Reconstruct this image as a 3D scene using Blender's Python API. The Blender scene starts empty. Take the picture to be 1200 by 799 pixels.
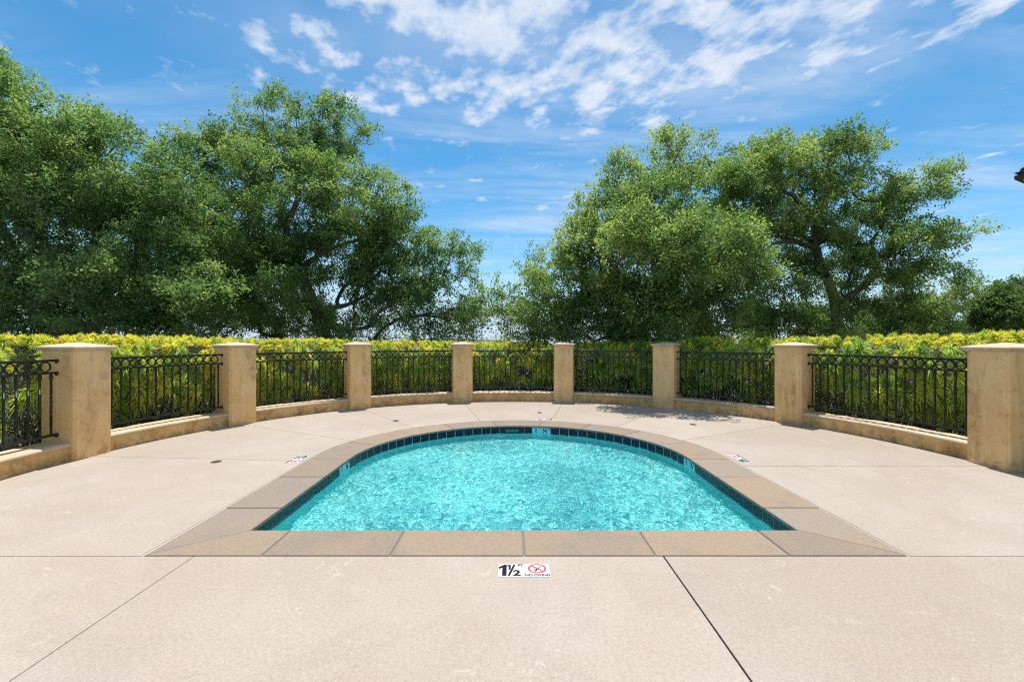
import bpy, bmesh, math, random
import numpy as np
from mathutils import Vector, Matrix, noise as mnoise

R_ = math.radians
SC = bpy.context.scene
COL = SC.collection

# ------------------------------------------------------------------ camera
CAMH = 1.42
cam = bpy.data.cameras.new('camera')
cam.sensor_fit = 'HORIZONTAL'; cam.sensor_width = 36.0
cam.lens = 36.0 * 510 / 1200
cam.clip_start = 0.05; cam.clip_end = 20000
camo = bpy.data.objects.new('camera', cam)
COL.objects.link(camo)
camo.location = (0, 0, CAMH)
camo.rotation_euler = (R_(90), 0, 0)
SC.camera = camo

# ------------------------------------------------------------------ render / view
SC.render.engine = 'CYCLES'
cy = SC.cycles
cy.use_denoising = False
cy.denoiser = 'OPENIMAGEDENOISE'
cy.use_adaptive_sampling = True
cy.adaptive_threshold = 0.012
cy.pixel_filter_type = 'BLACKMAN_HARRIS'; cy.filter_width = 1.15
cy.max_bounces = 10; cy.diffuse_bounces = 6; cy.glossy_bounces = 3
cy.transmission_bounces = 7; cy.transparent_max_bounces = 6
cy.sample_clamp_indirect = 6.0
vs = SC.view_settings
vs.view_transform = 'Standard'; vs.look = 'None'
vs.exposure = 0.62; vs.gamma = 1.0; vs.use_curve_mapping = False

# ------------------------------------------------------------------ node helper
class NT:
    def __init__(s, tree): s.t = tree; s.n = tree.nodes; s.l = tree.links
    def add(s, typ, **kw):
        nd = s.n.new(typ)
        for k, v in kw.items():
            if k.startswith('i_'):
                key = k[2:]
                key = int(key) if key.isdigit() else key
                s.set(nd.inputs[key], v)
            else: setattr(nd, k, v)
        return nd
    def set(s, sock, v):
        if isinstance(v, bpy.types.NodeSocket): s.l.new(v, sock)
        else: sock.default_value = v
    def math(s, op, a, b=None, c=None, clamp=False):
        nd = s.n.new('ShaderNodeMath'); nd.operation = op; nd.use_clamp = clamp
        s.set(nd.inputs[0], a)
        if b is not None: s.set(nd.inputs[1], b)
        if c is not None: s.set(nd.inputs[2], c)
        return nd.outputs[0]
    def mix(s, f, a, b, blend='MIX'):
        nd = s.n.new('ShaderNodeMix'); nd.data_type = 'RGBA'; nd.blend_type = blend
        s.set(nd.inputs[0], f); s.set(nd.inputs[6], a); s.set(nd.inputs[7], b)
        return nd.outputs[2]
    def smooth(s, v, lo, hi, a=0.0, b=1.0):
        nd = s.n.new('ShaderNodeMapRange'); nd.interpolation_type = 'SMOOTHSTEP'
        s.set(nd.inputs[0], v)
        for i, q in enumerate((lo, hi, a, b)): s.set(nd.inputs[1 + i], q)
        return nd.outputs[0]
    def noise(s, vec, scale, detail=4, rough=.55, dist=0.0, dim='3D'):
        nd = s.n.new('ShaderNodeTexNoise'); nd.noise_dimensions = dim
        s.set(nd.inputs['Vector'], vec)
        nd.inputs['Scale'].default_value = scale; nd.inputs['Detail'].default_value = detail
        nd.inputs['Roughness'].default_value = rough; nd.inputs['Distortion'].default_value = dist
        return nd.outputs[0]
    def mapping(s, vec, scale=(1, 1, 1), rot=(0, 0, 0), loc=(0, 0, 0)):
        nd = s.n.new('ShaderNodeMapping'); s.set(nd.inputs[0], vec)
        nd.inputs['Scale'].default_value = scale; nd.inputs['Rotation'].default_value = rot
        nd.inputs['Location'].default_value = loc
        return nd.outputs[0]

# ------------------------------------------------------------------ sky and sun
SUN_EL, SUN_AZ = R_(76), R_(8)          # azimuth clockwise from +Y
w = bpy.data.worlds.new('World'); SC.world = w; w.use_nodes = True
g = NT(w.node_tree); g.n.clear()
sky = g.add('ShaderNodeTexSky', sky_type='NISHITA', sun_disc=False, sun_elevation=SUN_EL, sun_rotation=SUN_AZ,
            altitude=150, air_density=1.0, dust_density=0.15, ozone_density=3.0)
tc = g.add('ShaderNodeTexCoord')
sep = g.add('ShaderNodeSeparateXYZ', i_0=tc.outputs['Generated'])
zc = g.math('MAXIMUM', sep.outputs[2], 0.04)
px = g.math('DIVIDE', sep.outputs[0], zc); py = g.math('DIVIDE', sep.outputs[1], zc)
pv = g.add('ShaderNodeCombineXYZ', i_0=px, i_1=py, i_2=0.0).outputs[0]
# broken puffy layer
pm = g.mapping(pv, scale=(1.0, 1.0, 1), rot=(0, 0, R_(-28)), loc=(6.35, 2.9, 0))
pw = pm
n1 = g.noise(g.mapping(pw, scale=(1.2, .9, 1)), 5.2, 6, .56, .0)
n2 = g.noise(pw, 1.5, 2, .5)
elev = g.smooth(sep.outputs[2], .37, .52)
rgt = g.smooth(px, -1.6, .1)
rgt2 = g.smooth(px, 2.2, 1.45, .3, 1.0)
cov = g.math('MULTIPLY', g.math('MULTIPLY', elev, rgt), rgt2)
dens = g.math('ADD', g.math('ADD', g.math('MULTIPLY_ADD', n1, 1.5, -.25), g.math('MULTIPLY', n2, .26)), g.math('MULTIPLY', cov, .34))
puff = g.smooth(dens, .72, 1.12)
# thin high streaks
ps = g.mapping(pv, scale=(.35, 1.5, 1), rot=(0, 0, R_(-24)), loc=(.4, 2.2, 0))
s1 = g.noise(ps, 1.1, 8, .62, .6)
s2 = g.noise(g.mapping(pv, scale=(1, 1, 1), loc=(8.2, 3.3, 0)), .55, 3, .5)
streak = g.math('MULTIPLY', g.smooth(s1, .36, .70), g.smooth(s2, .28, .58))
veil = g.math('MULTIPLY', g.math('MULTIPLY', cov, g.smooth(n2, .28, .60)), .30)
hz = g.smooth(sep.outputs[2], .20, .0)
cl = g.math('MAXIMUM', g.math('MULTIPLY', puff, .88), g.math('MULTIPLY', streak, .50))
cl = g.math('MAXIMUM', cl, veil)
hs = g.add('ShaderNodeHueSaturation', i_Hue=.487, i_Saturation=1.30, i_Value=.93, i_Color=sky.outputs[0])
n3 = g.noise(pw, 7.0, 5, .6)
ccol = g.mix(g.smooth(n3, .3, .75), (3.9, 4.5, 5.4, 1), (5.5, 5.7, 6.0, 1))
fin = g.mix(cl, g.mix(g.math('MULTIPLY', hz, .85), hs.outputs[0], (2.9, 4.1, 5.6, 1)), ccol)
bg = g.add('ShaderNodeBackground', i_Color=fin, i_Strength=0.112)
g.l.new(bg.outputs[0], g.add('ShaderNodeOutputWorld').inputs[0])

sl = bpy.data.lights.new('sun', 'SUN'); sl.energy = 4.0; sl.angle = R_(.53); sl.color = (1.0, .955, .88)
so = bpy.data.objects.new('sun', sl); COL.objects.link(so)
sdir = Vector((math.sin(SUN_AZ) * math.cos(SUN_EL), math.cos(SUN_AZ) * math.cos(SUN_EL), math.sin(SUN_EL)))
so.rotation_euler = sdir.to_track_quat('Z', 'Y').to_euler(); so.location = (2, 12, 30)
sl.cycles.is_caustics_light = True

# ------------------------------------------------------------------ object helpers
def fast_mesh(name, V, F, smooth=False):
    """V (n,3) array, F list of arrays of equal-length faces or one (m,k) array"""
    V = np.asarray(V, dtype=np.float32)
    groups = F if isinstance(F, list) else [F]
    groups = [np.asarray(q, dtype=np.int32) for q in groups if len(q)]
    me = bpy.data.meshes.new(name)
    me.vertices.add(len(V)); me.vertices.foreach_set('co', V.ravel())
    nl = sum(q.size for q in groups); nf = sum(len(q) for q in groups)
    me.loops.add(nl); me.polygons.add(nf)
    me.loops.foreach_set('vertex_index', np.concatenate([q.ravel() for q in groups]))
    tot = np.concatenate([np.full(len(q), q.shape[1], np.int32) for q in groups])
    st = np.concatenate([[0], np.cumsum(tot)[:-1]]).astype(np.int32)
    me.polygons.foreach_set('loop_start', st); me.polygons.foreach_set('loop_total', tot)
    if smooth: me.polygons.foreach_set('use_smooth', np.ones(nf, bool))
    me.update(calc_edges=True); me.validate()
    return me

def obj(name, me, mat=None, parent=None, loc=None, rz=None):
    o = bpy.data.objects.new(name, me); COL.objects.link(o)
    if mat is not None and me is not None and not me.materials: me.materials.append(mat)
    if parent is not None: o.parent = parent
    if loc is not None: o.location = loc
    if rz is not None: o.rotation_euler = (0, 0, rz)
    return o

def tag(o, label=None, cat=None, group=None, kind=None):
    for k, v in (('label', label), ('category', cat), ('group', group), ('kind', kind)):
        if v: o[k] = v
    return o

def empty(name, loc=(0, 0, 0), rz=0):
    return obj(name, None, None, None, loc, rz)

def bm_mesh(name, bm, smooth=False):
    me = bpy.data.meshes.new(name); bm.to_mesh(me); bm.free()
    if smooth:
        for p in me.polygons: p.use_smooth = True
    return me

def prism(name, poly, z0, z1, bev=0.0, seg=2, smooth=False):
    """extruded outline (CCW list of xy), top edges rounded"""
    bm = bmesh.new()
    top = [bm.verts.new((x, y, z1)) for x, y in poly]
    bot = [bm.verts.new((x, y, z0)) for x, y in poly]
    n = len(poly)
    ft = bm.faces.new(top); bm.faces.new(bot[::-1])
    for i in range(n):
        j = (i + 1) % n
        bm.faces.new((top[i], bot[i], bot[j], top[j]))
    bmesh.ops.recalc_face_normals(bm, faces=bm.faces)
    if bev:
        es = list(ft.edges)
        bmesh.ops.bevel(bm, geom=es, offset=bev, segments=seg, profile=.6, affect='EDGES', clamp_overlap=True)
    return bm_mesh(name, bm, smooth)

def box(bm, x0, x1, y0, y1, z0, z1):
    r = bmesh.ops.create_cube(bm, size=1)
    for v in r['verts']:
        v.co = Vector(((x0 + x1) / 2 + v.co.x * (x1 - x0), (y0 + y1) / 2 + v.co.y * (y1 - y0), (z0 + z1) / 2 + v.co.z * (z1 - z0)))
    return r['verts']

def tubes(polys, radii, sides=6):
    """polys: list of (k,3) arrays, radii: list of (k,) arrays -> V, F"""
    Vs, Fs, off = [], [], 0
    for P, rr in zip(polys, radii):
        P = np.asarray(P, float); k = len(P)
        T = np.gradient(P, axis=0); T /= np.linalg.norm(T, axis=1)[:, None] + 1e-9
        ref = np.array([0, 0, 1.0]) if abs(T[:, 2]).mean() < .8 else np.array([1.0, 0, 0])
        A = np.cross(T, ref); A /= np.linalg.norm(A, axis=1)[:, None] + 1e-9
        B = np.cross(T, A)
        a = np.arange(sides) * 2 * np.pi / sides
        ring = P[:, None, :] + np.asarray(rr)[:, None, None] * (np.cos(a)[None, :, None] * A[:, None, :] + np.sin(a)[None, :, None] * B[:, None, :])
        Vs.append(ring.reshape(-1, 3))
        i = np.arange(k - 1)[:, None] * sides; j = np.arange(sides)[None, :]; jn = (j + 1) % sides
        Fs.append((np.stack([i + j, i + jn, i + sides + jn, i + sides + j], -1) + off).reshape(-1, 4))
        off += k * sides
    return np.concatenate(Vs), np.concatenate(Fs)

# ------------------------------------------------------------------ materials
MATS = {}
def newmat(name):
    m = bpy.data.materials.new(name); m.use_nodes = True
    t = NT(m.node_tree); t.n.clear()
    out = t.add('ShaderNodeOutputMaterial')
    return m, t, out

def simple(name, col, rough=.6, metal=0.0, spec=.5, bump=0.0, bscale=200):
    m, t, out = newmat(name)
    p = t.add('ShaderNodeBsdfPrincipled')
    p.inputs['Base Color'].default_value = (*col, 1); p.inputs['Roughness'].default_value = rough
    p.inputs['Metallic'].default_value = metal; p.inputs['Specular IOR Level'].default_value = spec
    if bump:
        c = t.add('ShaderNodeTexCoord')
        b = t.add('ShaderNodeBump', i_Strength=bump, i_Distance=.002, i_Height=t.noise(c.outputs['Object'], bscale, 3))
        t.l.new(b.outputs[0], p.inputs['Normal'])
    t.l.new(p.outputs[0], out.inputs[0]); return m

def concrete():
    m, t, out = newmat('deck_concrete')
    geo = t.add('ShaderNodeNewGeometry'); P = geo.outputs['Position']
    oi = t.add('ShaderNodeObjectInfo')
    big = t.noise(P, .55, 5, .6, .4); mid = t.noise(P, 3.2, 6, .65); fine = t.noise(P, 120, 3, .7); sp = t.noise(P, 46, 4, .75)
    c = t.mix(t.smooth(big, .32, .68), (.350, .282, .228, 1), (.398, .342, .294, 1))
    c = t.mix(t.math('MULTIPLY', t.smooth(mid, .42, .72), .6), c, (.345, .290, .245, 1))
    bl = t.noise(t.mapping(P, loc=(7, 1, 0)), 1.7, 6, .62, .5)
    c = t.mix(t.math('MULTIPLY', t.smooth(bl, .50, .70), .30), c, (.345, .258, .185, 1))
    # pale worn scrapes
    wn = t.noise(t.mapping(P, scale=(1, 1, 1), loc=(4, 9, 0)), 9.0, 9, .72, 1.2)
    wmask = t.math('MULTIPLY', t.smooth(wn, .575, .66), t.smooth(t.noise(P, .9, 3, .5), .40, .58))
    c = t.mix(t.math('MULTIPLY', wmask, .65), c, (.53, .48, .43, 1))
    ws = t.noise(t.mapping(P, loc=(21, 6, 0)), 1.05, 4, .5, 1.6)
    edge = t.math('MULTIPLY', t.smooth(ws, .50, .535), t.smooth(ws, .62, .54, .35, 1.0))
    c = t.mix(t.math('MULTIPLY', edge, .12), c, (.235, .190, .155, 1))
    # small rust and dirt marks
    dn = t.noise(t.mapping(P, loc=(17, 3, 0)), 5.5, 6, .7, .6)
    c = t.mix(t.math('MULTIPLY', t.smooth(dn, .64, .78), .55), c, (.225, .168, .118, 1))
    g1 = t.math('ADD', t.math('MULTIPLY', fine, .55), t.math('MULTIPLY', sp, .45))
    c = t.mix(t.smooth(g1, .30, .70), t.mix(.32, c, (.13, .10, .07, 1)), t.mix(.20, c, (.64, .58, .52, 1)))
    v = t.add('ShaderNodeHueSaturation', i_Value=t.math('ADD', .965, t.math('MULTIPLY', oi.outputs['Random'], .07)), i_Color=c)
    p = t.add('ShaderNodeBsdfPrincipled', i_Roughness=.82); p.inputs['Specular IOR Level'].default_value = .25
    t.l.new(v.outputs[0], p.inputs['Base Color'])
    hgt = t.math('ADD', fine, t.math('MULTIPLY', sp, 1.6))
    b = t.add('ShaderNodeBump', i_Strength=.32, i_Distance=.003, i_Height=hgt)
    t.l.new(b.outputs[0], p.inputs['Normal']); t.l.new(p.outputs[0], out.inputs[0]); return m

def coping_mat():
    m, t, out = newmat('coping_stone')
    geo = t.add('ShaderNodeNewGeometry'); P = geo.outputs['Position']
    oi = t.add('ShaderNodeObjectInfo'); rnd = oi.outputs['Random']
    ramp = t.add('ShaderNodeValToRGB', i_0=rnd)
    e = ramp.color_ramp.elements
    e[0].color = (.185, .147, .116, 1); e[1].color = (.275, .222, .176, 1)
    k = ramp.color_ramp.elements.new(.4); k.color = (.275, .200, .138, 1)
    k = ramp.color_ramp.elements.new(.7); k.color = (.190, .150, .122, 1)
    offs = t.add('ShaderNodeVectorMath', operation='ADD', i_0=P, i_1=t.add('ShaderNodeCombineXYZ', i_0=t.math('MULTIPLY', rnd, 9.0), i_1=0.0, i_2=0.0).outputs[0]).outputs[0]
    big = t.noise(offs, 1.6, 5, .6, .7)
    c = t.mix(t.math('MULTIPLY', t.smooth(big, .42, .68), .6), ramp.outputs[0], (.290, .200, .122, 1))
    gr = t.noise(offs, 2.4, 4, .6, .4)
    c = t.mix(t.math('MULTIPLY', t.smooth(gr, .5, .75), .6), c, (.158, .140, .126, 1))
    fine = t.noise(P, 130, 3, .7); sp = t.noise(P, 40, 5, .75)
    g1 = t.math('ADD', t.math('MULTIPLY', fine, .5), t.math('MULTIPLY', sp, .5))
    c = t.mix(t.smooth(g1, .3, .7), t.mix(.3, c, (.12, .09, .07, 1)), t.mix(.12, c, (.7, .6, .5, 1)))
    p = t.add('ShaderNodeBsdfPrincipled', i_Roughness=.75); p.inputs['Specular IOR Level'].default_value = .3
    t.l.new(c, p.inputs['Base Color'])
    b = t.add('ShaderNodeBump', i_Strength=.4, i_Distance=.004, i_Height=t.math('ADD', fine, sp))
    t.l.new(b.outputs[0], p.inputs['Normal']); t.l.new(p.outputs[0], out.inputs[0]); return m

def stucco(name, base, warm, dark, stain=.7, low=True):
    m, t, out = newmat(name)
    geo = t.add('ShaderNodeNewGeometry'); P = geo.outputs['Position']
    oi = t.add('ShaderNodeObjectInfo')
    offs = t.add('ShaderNodeVectorMath', operation='ADD', i_0=P, i_1=t.add('ShaderNodeCombineXYZ', i_0=t.math('MULTIPLY', oi.outputs['Random'], 7.0), i_1=0.0, i_2=0.0).outputs[0]).outputs[0]
    big = t.noise(offs, 1.9, 5, .6, .5)
    c = t.mix(t.smooth(big, .36, .66), base, warm)
    # rain streaks running down the faces and blotchy stains
    st = t.noise(t.mapping(offs, scale=(5.5, 5.5, .9)), 1.0, 5, .6, .2)
    bl = t.noise(offs, 7.0, 7, .72, .8)
    mk = t.math('MULTIPLY', t.smooth(st, .42, .72), t.smooth(bl, .30, .72))
    c = t.mix(t.math('MULTIPLY', mk, stain), c, dark)
    bl2 = t.noise(t.mapping(offs, loc=(3, 3, 3)), 11.0, 5, .7, .4)
    c = t.mix(t.math('MULTIPLY', t.smooth(bl2, .56, .74), stain * .6), c, dark)
    if low:
        zz = t.add('ShaderNodeSeparateXYZ', i_0=P).outputs[2]
        lowm = t.math('MULTIPLY', t.smooth(zz, .20, .0), t.smooth(bl, .40, .58))
        c = t.mix(t.math('MULTIPLY', lowm, .5), c, dark)
    fine = t.noise(P, 90, 4, .7)
    c = t.mix(t.math('MULTIPLY', t.smooth(fine, .4, .75), .18), c, (.72, .55, .36, 1))
    p = t.add('ShaderNodeBsdfPrincipled', i_Roughness=.85); p.inputs['Specular IOR Level'].default_value = .2
    t.l.new(c, p.inputs['Base Color'])
    b = t.add('ShaderNodeBump', i_Strength=.5, i_Distance=.006, i_Height=t.math('ADD', t.noise(P, 38, 6, .7), t.math('MULTIPLY', big, 2.0)))
    t.l.new(b.outputs[0], p.inputs['Normal']); t.l.new(p.outputs[0], out.inputs[0]); return m

def leaf_mat(name, c0, c1, c2, trans=.3, rough=.5, use_rand=False):
    """c0..c2 ramp over the leaf's own tint (attribute) or per-object random"""
    m, t, out = newmat(name)
    if use_rand: f = t.add('ShaderNodeObjectInfo').outputs['Random']
    else: f = t.add('ShaderNodeAttribute', attribute_name='tint').outputs['Fac']
    r = t.add('ShaderNodeValToRGB', i_0=f)
    e = r.color_ramp.elements; e[0].color = (*c0, 1); e[1].color = (*c2, 1)
    k = e.new(.5); k.color = (*c1, 1)
    p = t.add('ShaderNodeBsdfPrincipled', i_Roughness=rough); p.inputs['Specular IOR Level'].default_value = .35
    t.l.new(r.outputs[0], p.inputs['Base Color'])
    tr = t.add('ShaderNodeBsdfTranslucent')
    t.l.new(t.mix(.5, r.outputs[0], t.mix(1.0, r.outputs[0], (1.5, 1.6, .6, 1), 'MULTIPLY')), tr.inputs[0])
    mx = t.add('ShaderNodeMixShader', i_0=trans)
    t.l.new(p.outputs[0], mx.inputs[1]); t.l.new(tr.outputs[0], mx.inputs[2])
    t.l.new(mx.outputs[0], out.inputs[0]); return m

def bark(name, a, b_):
    m, t, out = newmat(name)
    c = t.add('ShaderNodeTexCoord'); P = c.outputs['Object']
    n = t.noise(t.mapping(P, scale=(1, 1, .35)), 14, 6, .7, .5)
    p = t.add('ShaderNodeBsdfPrincipled', i_Roughness=.9)
    t.l.new(t.mix(t.smooth(n, .35, .65), (*a, 1), (*b_, 1)), p.inputs['Base Color'])
    bu = t.add('ShaderNodeBump', i_Strength=.8, i_Distance=.02, i_Height=n)
    t.l.new(bu.outputs[0], p.inputs['Normal']); t.l.new(p.outputs[0], out.inputs[0]); return m

def ground_mat():
    m, t, out = newmat('dry_soil')
    P = t.add('ShaderNodeNewGeometry').outputs['Position']
    n = t.noise(P, 1.4, 7, .65); f = t.noise(P, 35, 5, .7); far = t.noise(P, .03, 6, .6)
    c = t.mix(t.smooth(n, .35, .65), (.16, .115, .075, 1), (.26, .205, .145, 1))
    c = t.mix(t.smooth(f, .35, .7), t.mix(.5, c, (.06, .045, .03, 1)), c)
    ln = t.add('ShaderNodeVectorMath', operation='LENGTH', i_0=P).outputs['Value']
    c = t.mix(t.smooth(ln, 14, 60), c, t.mix(t.smooth(far, .4, .6), (.050, .062, .040, 1), (.085, .085, .060, 1)))
    p = t.add('ShaderNodeBsdfPrincipled', i_Roughness=.95, i_2=.9)
    t.l.new(c, p.inputs['Base Color'])
    b = t.add('ShaderNodeBump', i_Strength=.7, i_Distance=.03, i_Height=f)
    t.l.new(b.outputs[0], p.inputs['Normal']); t.l.new(p.outputs[0], out.inputs[0]); return m

def plaster_mat():
    m, t, out = newmat('pool_plaster')
    P = t.add('ShaderNodeNewGeometry').outputs['Position']
    n = t.noise(P, 2.2, 5, .6)
    c = t.mix(t.smooth(n, .35, .65), (.150, .595, .610, 1), (.200, .665, .670, 1))
    p = t.add('ShaderNodeBsdfPrincipled', i_Roughness=.7)
    t.l.new(c, p.inputs['Base Color']); t.l.new(p.outputs[0], out.inputs[0]); return m

def water_mat():
    m, t, out = newmat('pool_water')
    gl = t.add('ShaderNodeBsdfGlass', i_Color=(.93, 1.0, 1.0, 1), i_Roughness=0.0, i_IOR=1.33)
    t.l.new(gl.outputs[0], out.inputs[0]); return m

def pooltile_mat():
    m, t, out = newmat('glazed_tile')
    oi = t.add('ShaderNodeObjectInfo')
    c = t.mix(oi.outputs['Random'], (.0015, .009, .028, 1), (.003, .015, .040, 1))
    P = t.add('ShaderNodeNewGeometry').outputs['Position']
    c = t.mix(t.math('MULTIPLY', t.smooth(t.noise(P, 30, 5, .7), .5, .75), .12), c, (.05, .12, .15, 1))
    p = t.add('ShaderNodeBsdfPrincipled', i_Roughness=.3); p.inputs['Specular IOR Level'].default_value = .3; t.l.new(c, p.inputs['Base Color'])
    t.l.new(p.outputs[0], out.inputs[0]); return m

M = dict(
    deck=concrete(), coping=coping_mat(),
    stucco=stucco('stucco', (.80, .490, .200, 1), (.86, .580, .275, 1), (.36, .19, .07, 1), .95, True),
    wallst=stucco('wall_stucco', (.70, .405, .145, 1), (.78, .500, .205, 1), (.17, .092, .04, 1), .95, True),
    cap=stucco('cap_stucco', (.52, .40, .275, 1), (.60, .48, .345, 1), (.33, .235, .15, 1), .5, False),
    iron=simple('wrought_iron', (.014, .0135, .014), .42, 0.0, .5, .25, 260),
    soil=ground_mat(), plaster=plaster_mat(), water=water_mat(), tile=pooltile_mat(),
    filler=simple('joint_filler', (.15, .115, .088), .95), sealant=simple('joint_sealant', (.58, .53, .48), .8, bump=.4),
    grout=simple('grout', (.50, .55, .55), .9), mortar=simple('mortar', (.17, .155, .145), .95, bump=.5, bscale=90),
    marker=simple('marker_tile', (.52, .53, .52), .4), ink=simple('marker_ink', (.006, .007, .014), .8, spec=.2), red=simple('marker_red', (.55, .04, .07), .5),
    aqua=simple('aqua_tile', (.26, .62, .68), .2), dark=simple('skimmer_dark', (.006, .010, .012), .6), flap=simple('skimmer_flap', (.02, .16, .14), .4),
    rubber=simple('expansion_rubber', (.006, .006, .006), .9),
    brass=simple('drain_metal', (.06, .062, .065), .5, .3), rock=simple('rock', (.30, .26, .21), .9, bump=.9, bscale=18),
    dry=simple('dry_twig', (.26, .20, .14), .95), stem=simple('shrub_stem', (.14, .105, .075), .95, bump=.6, bscale=60),
    bark=bark('oak_bark', (.075, .058, .045), (.17, .14, .115)),
    oakA=leaf_mat('oak_leaf', (.068, .148, .048), (.168, .285, .092), (.34, .44, .155), .47, .5),
    oakB=leaf_mat('oak_leaf_light', (.078, .156, .050), (.198, .312, .092), (.41, .49, .155), .47, .5),
    oakE=leaf_mat('bush_leaf', (.060, .125, .040), (.120, .205, .060), (.21, .29, .09), .40, .5),
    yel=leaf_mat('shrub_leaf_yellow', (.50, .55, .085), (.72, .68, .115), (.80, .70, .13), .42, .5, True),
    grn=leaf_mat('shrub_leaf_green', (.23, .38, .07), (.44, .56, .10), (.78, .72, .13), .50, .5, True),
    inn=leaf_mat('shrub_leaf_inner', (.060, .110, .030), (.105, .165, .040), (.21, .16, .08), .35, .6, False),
    tilered=simple('roof_tile', (.085, .055, .045), .8, bump=.5, bscale=40), fascia=simple('fascia', (.055, .035, .028), .7), soffit=simple('soffit', (.50, .44, .36), .85),
    housewall=stucco('house_stucco', (.60, .47, .31, 1), (.66, .52, .36, 1), (.4, .3, .2, 1), .3, False),
    hill=simple('hill_scrub', (.07, .085, .075), .95),
)

# ------------------------------------------------------------------ layout numbers (metres)
CX, CY, RF = 0.104, 4.954, 5.278            # ring of pillars: centre and radius of their pool-side faces
PX, PY = 0.09, 5.245                        # centre of the pool's round end
RI, RO = 2.055, 2.53                        # coping inner / outer half width
YI, YO = 3.265, 2.882                       # coping inner / outer edge at the straight end
WATER_Z, FLOOR_Z = -0.118, -0.47
PH, PW = 1.305, 0.45                        # pillar shaft height, width
meas = [(-5.13, 5.37), (-4.60, 7.43), (-3.17, 9.12), (-1.13, 10.07), (1.18, 10.05), (3.23, 9.27), (4.75, 7.50), (5.36, 4.94)]
TH = [math.atan2(y - CY, x - CX) for x, y in meas]
TH = [TH[0] + R_(25)] + TH + [TH[-1] - R_(25)]   # one more on each side, just outside the picture

def stadium(half, yfront, inner=False, arcn=48, yc=PY):
    """closed CCW outline starting at front right corner"""
    pts = [(PX + half, yfront)]
    for k in range(arcn + 1):
        a = math.pi * k / arcn
        pts.append((PX + half * math.cos(a), yc + half * math.sin(a)))
    pts.append((PX - half, yfront))
    return pts

def ray_out(th, half, yfront=-99):
    """distance from ring centre along th to the stadium outline"""
    dx, dy = math.cos(th), math.sin(th)
    best = 1e9
    if abs(dx) > 1e-6:
        for s in (-1, 1):
            r = (PX + s * half - CX) / dx
            y = CY + r * dy
            if r > 0 and yfront - 1e-6 <= y <= PY: best = min(best, r)
    ex, ey = CX - PX, CY - PY
    b = ex * dx + ey * dy; c = ex * ex + ey * ey - half * half
    r = -b + math.sqrt(b * b - c)
    if CY + r * dy >= PY: best = min(best, r)
    if dy < 0:
        r = (yfront - CY) / dy
        if abs(CX + r * dx - PX) <= half + 1e-6: best = min(best, r)
    return best

# ------------------------------------------------------------------ ground, far hill
def gz(r, a):
    if r < 5.42: return -.9
    prof = [(5.42, -.07), (7.8, -.12), (9.5, -.5), (13, -1.3), (20, -3.4), (40, -9), (120, -26), (500, -62), (2000, -80), (14000, -95)]
    for (r0, z0), (r1, z1) in zip(prof, prof[1:]):
        if r <= r1:
            q = (r - r0) / (r1 - r0); z = z0 + (z1 - z0) * q; break
    else: z = -95
    x, y = r * math.cos(a), r * math.sin(a)
    amp = .05 if r < 9 else min(.4, .03 * r)
    return z + amp * mnoise.noise(Vector((x * .35, y * .35, 0)))
rings = [.5, 5.40, 5.44, 5.6, 5.9, 6.3, 6.8, 7.4, 8, 8.7, 9.5, 10.5, 12, 14, 17, 21, 27, 36, 55, 90, 160, 300, 600, 1200, 2500, 5000, 9000, 14000]
NA = 120
V, F = [], []
for r in rings:
    for k in range(NA):
        a = 2 * math.pi * k / NA
        V.append((CX + r * math.cos(a), CY + r * math.sin(a), gz(r, a) if not (math.sin(a) < -.42 and r < 12) else -.9))
for i in range(len(rings) - 1):
    for k in range(NA):
        k2 = (k + 1) % NA
        F.append((i * NA + k, i * NA + k2, (i + 1) * NA + k2, (i + 1) * NA + k))
tag(obj('ground', fast_mesh('ground', V, np.array(F), True), M['soil']), kind='structure')

V, F = [], []
nx, ny = 60, 10
for i in range(nx + 1):
    for j in range(ny + 1):
        u = i / nx; v = j / ny
        x = -2600 + 3400 * u; y = 5200 + 1800 * v
        z = -96 + math.sin(math.pi * min(1, max(0, u))) ** .8 * math.sin(math.pi * v) * (128 + 36 * mnoise.noise(Vector((x / 420, y / 600, 2))))
        V.append((x, y, z))
for i in range(nx):
    for j in range(ny):
        a = i * (ny + 1) + j; F.append((a, a + ny + 1, a + ny + 2, a + 1))
tag(obj('hills', fast_mesh('hills', V, np.array(F), True), M['hill']), kind='structure')

# ------------------------------------------------------------------ pool deck: slabs with open joints
deck = tag(empty('pool_deck'), kind='structure')
GAP = .0024
def ring_pts(th0, th1, rad, n): return [(CX + rad * math.cos(th0 + (th1 - th0) * k / n), CY + rad * math.sin(th0 + (th1 - th0) * k / n)) for k in range(n + 1)]
ROUT = RF + .34
HO = RO + .016
for a, b in zip(TH[1:-2], TH[2:-1]):            # sectors between neighbouring pillars, a > b
    n = 14
    ii = []
    ri0 = ray_out(a, HO); ri1 = ray_out(b, HO)
    a0, b0 = a - GAP / ri0, b + GAP / ri1
    for k in range(n + 1):
        th = a0 + (b0 - a0) * k / n; r = ray_out(th, HO)
        ii.append((CX + r * math.cos(th), CY + r * math.sin(th)))
    oo = ring_pts(b + GAP / ROUT, a - GAP / ROUT, ROUT, n)
    obj('concrete_slab', prism('concrete_slab', (ii + oo)[::-1] if False else ii + oo, -.10, 0, .005), M['deck'], deck)
yj = 2.8785
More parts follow.
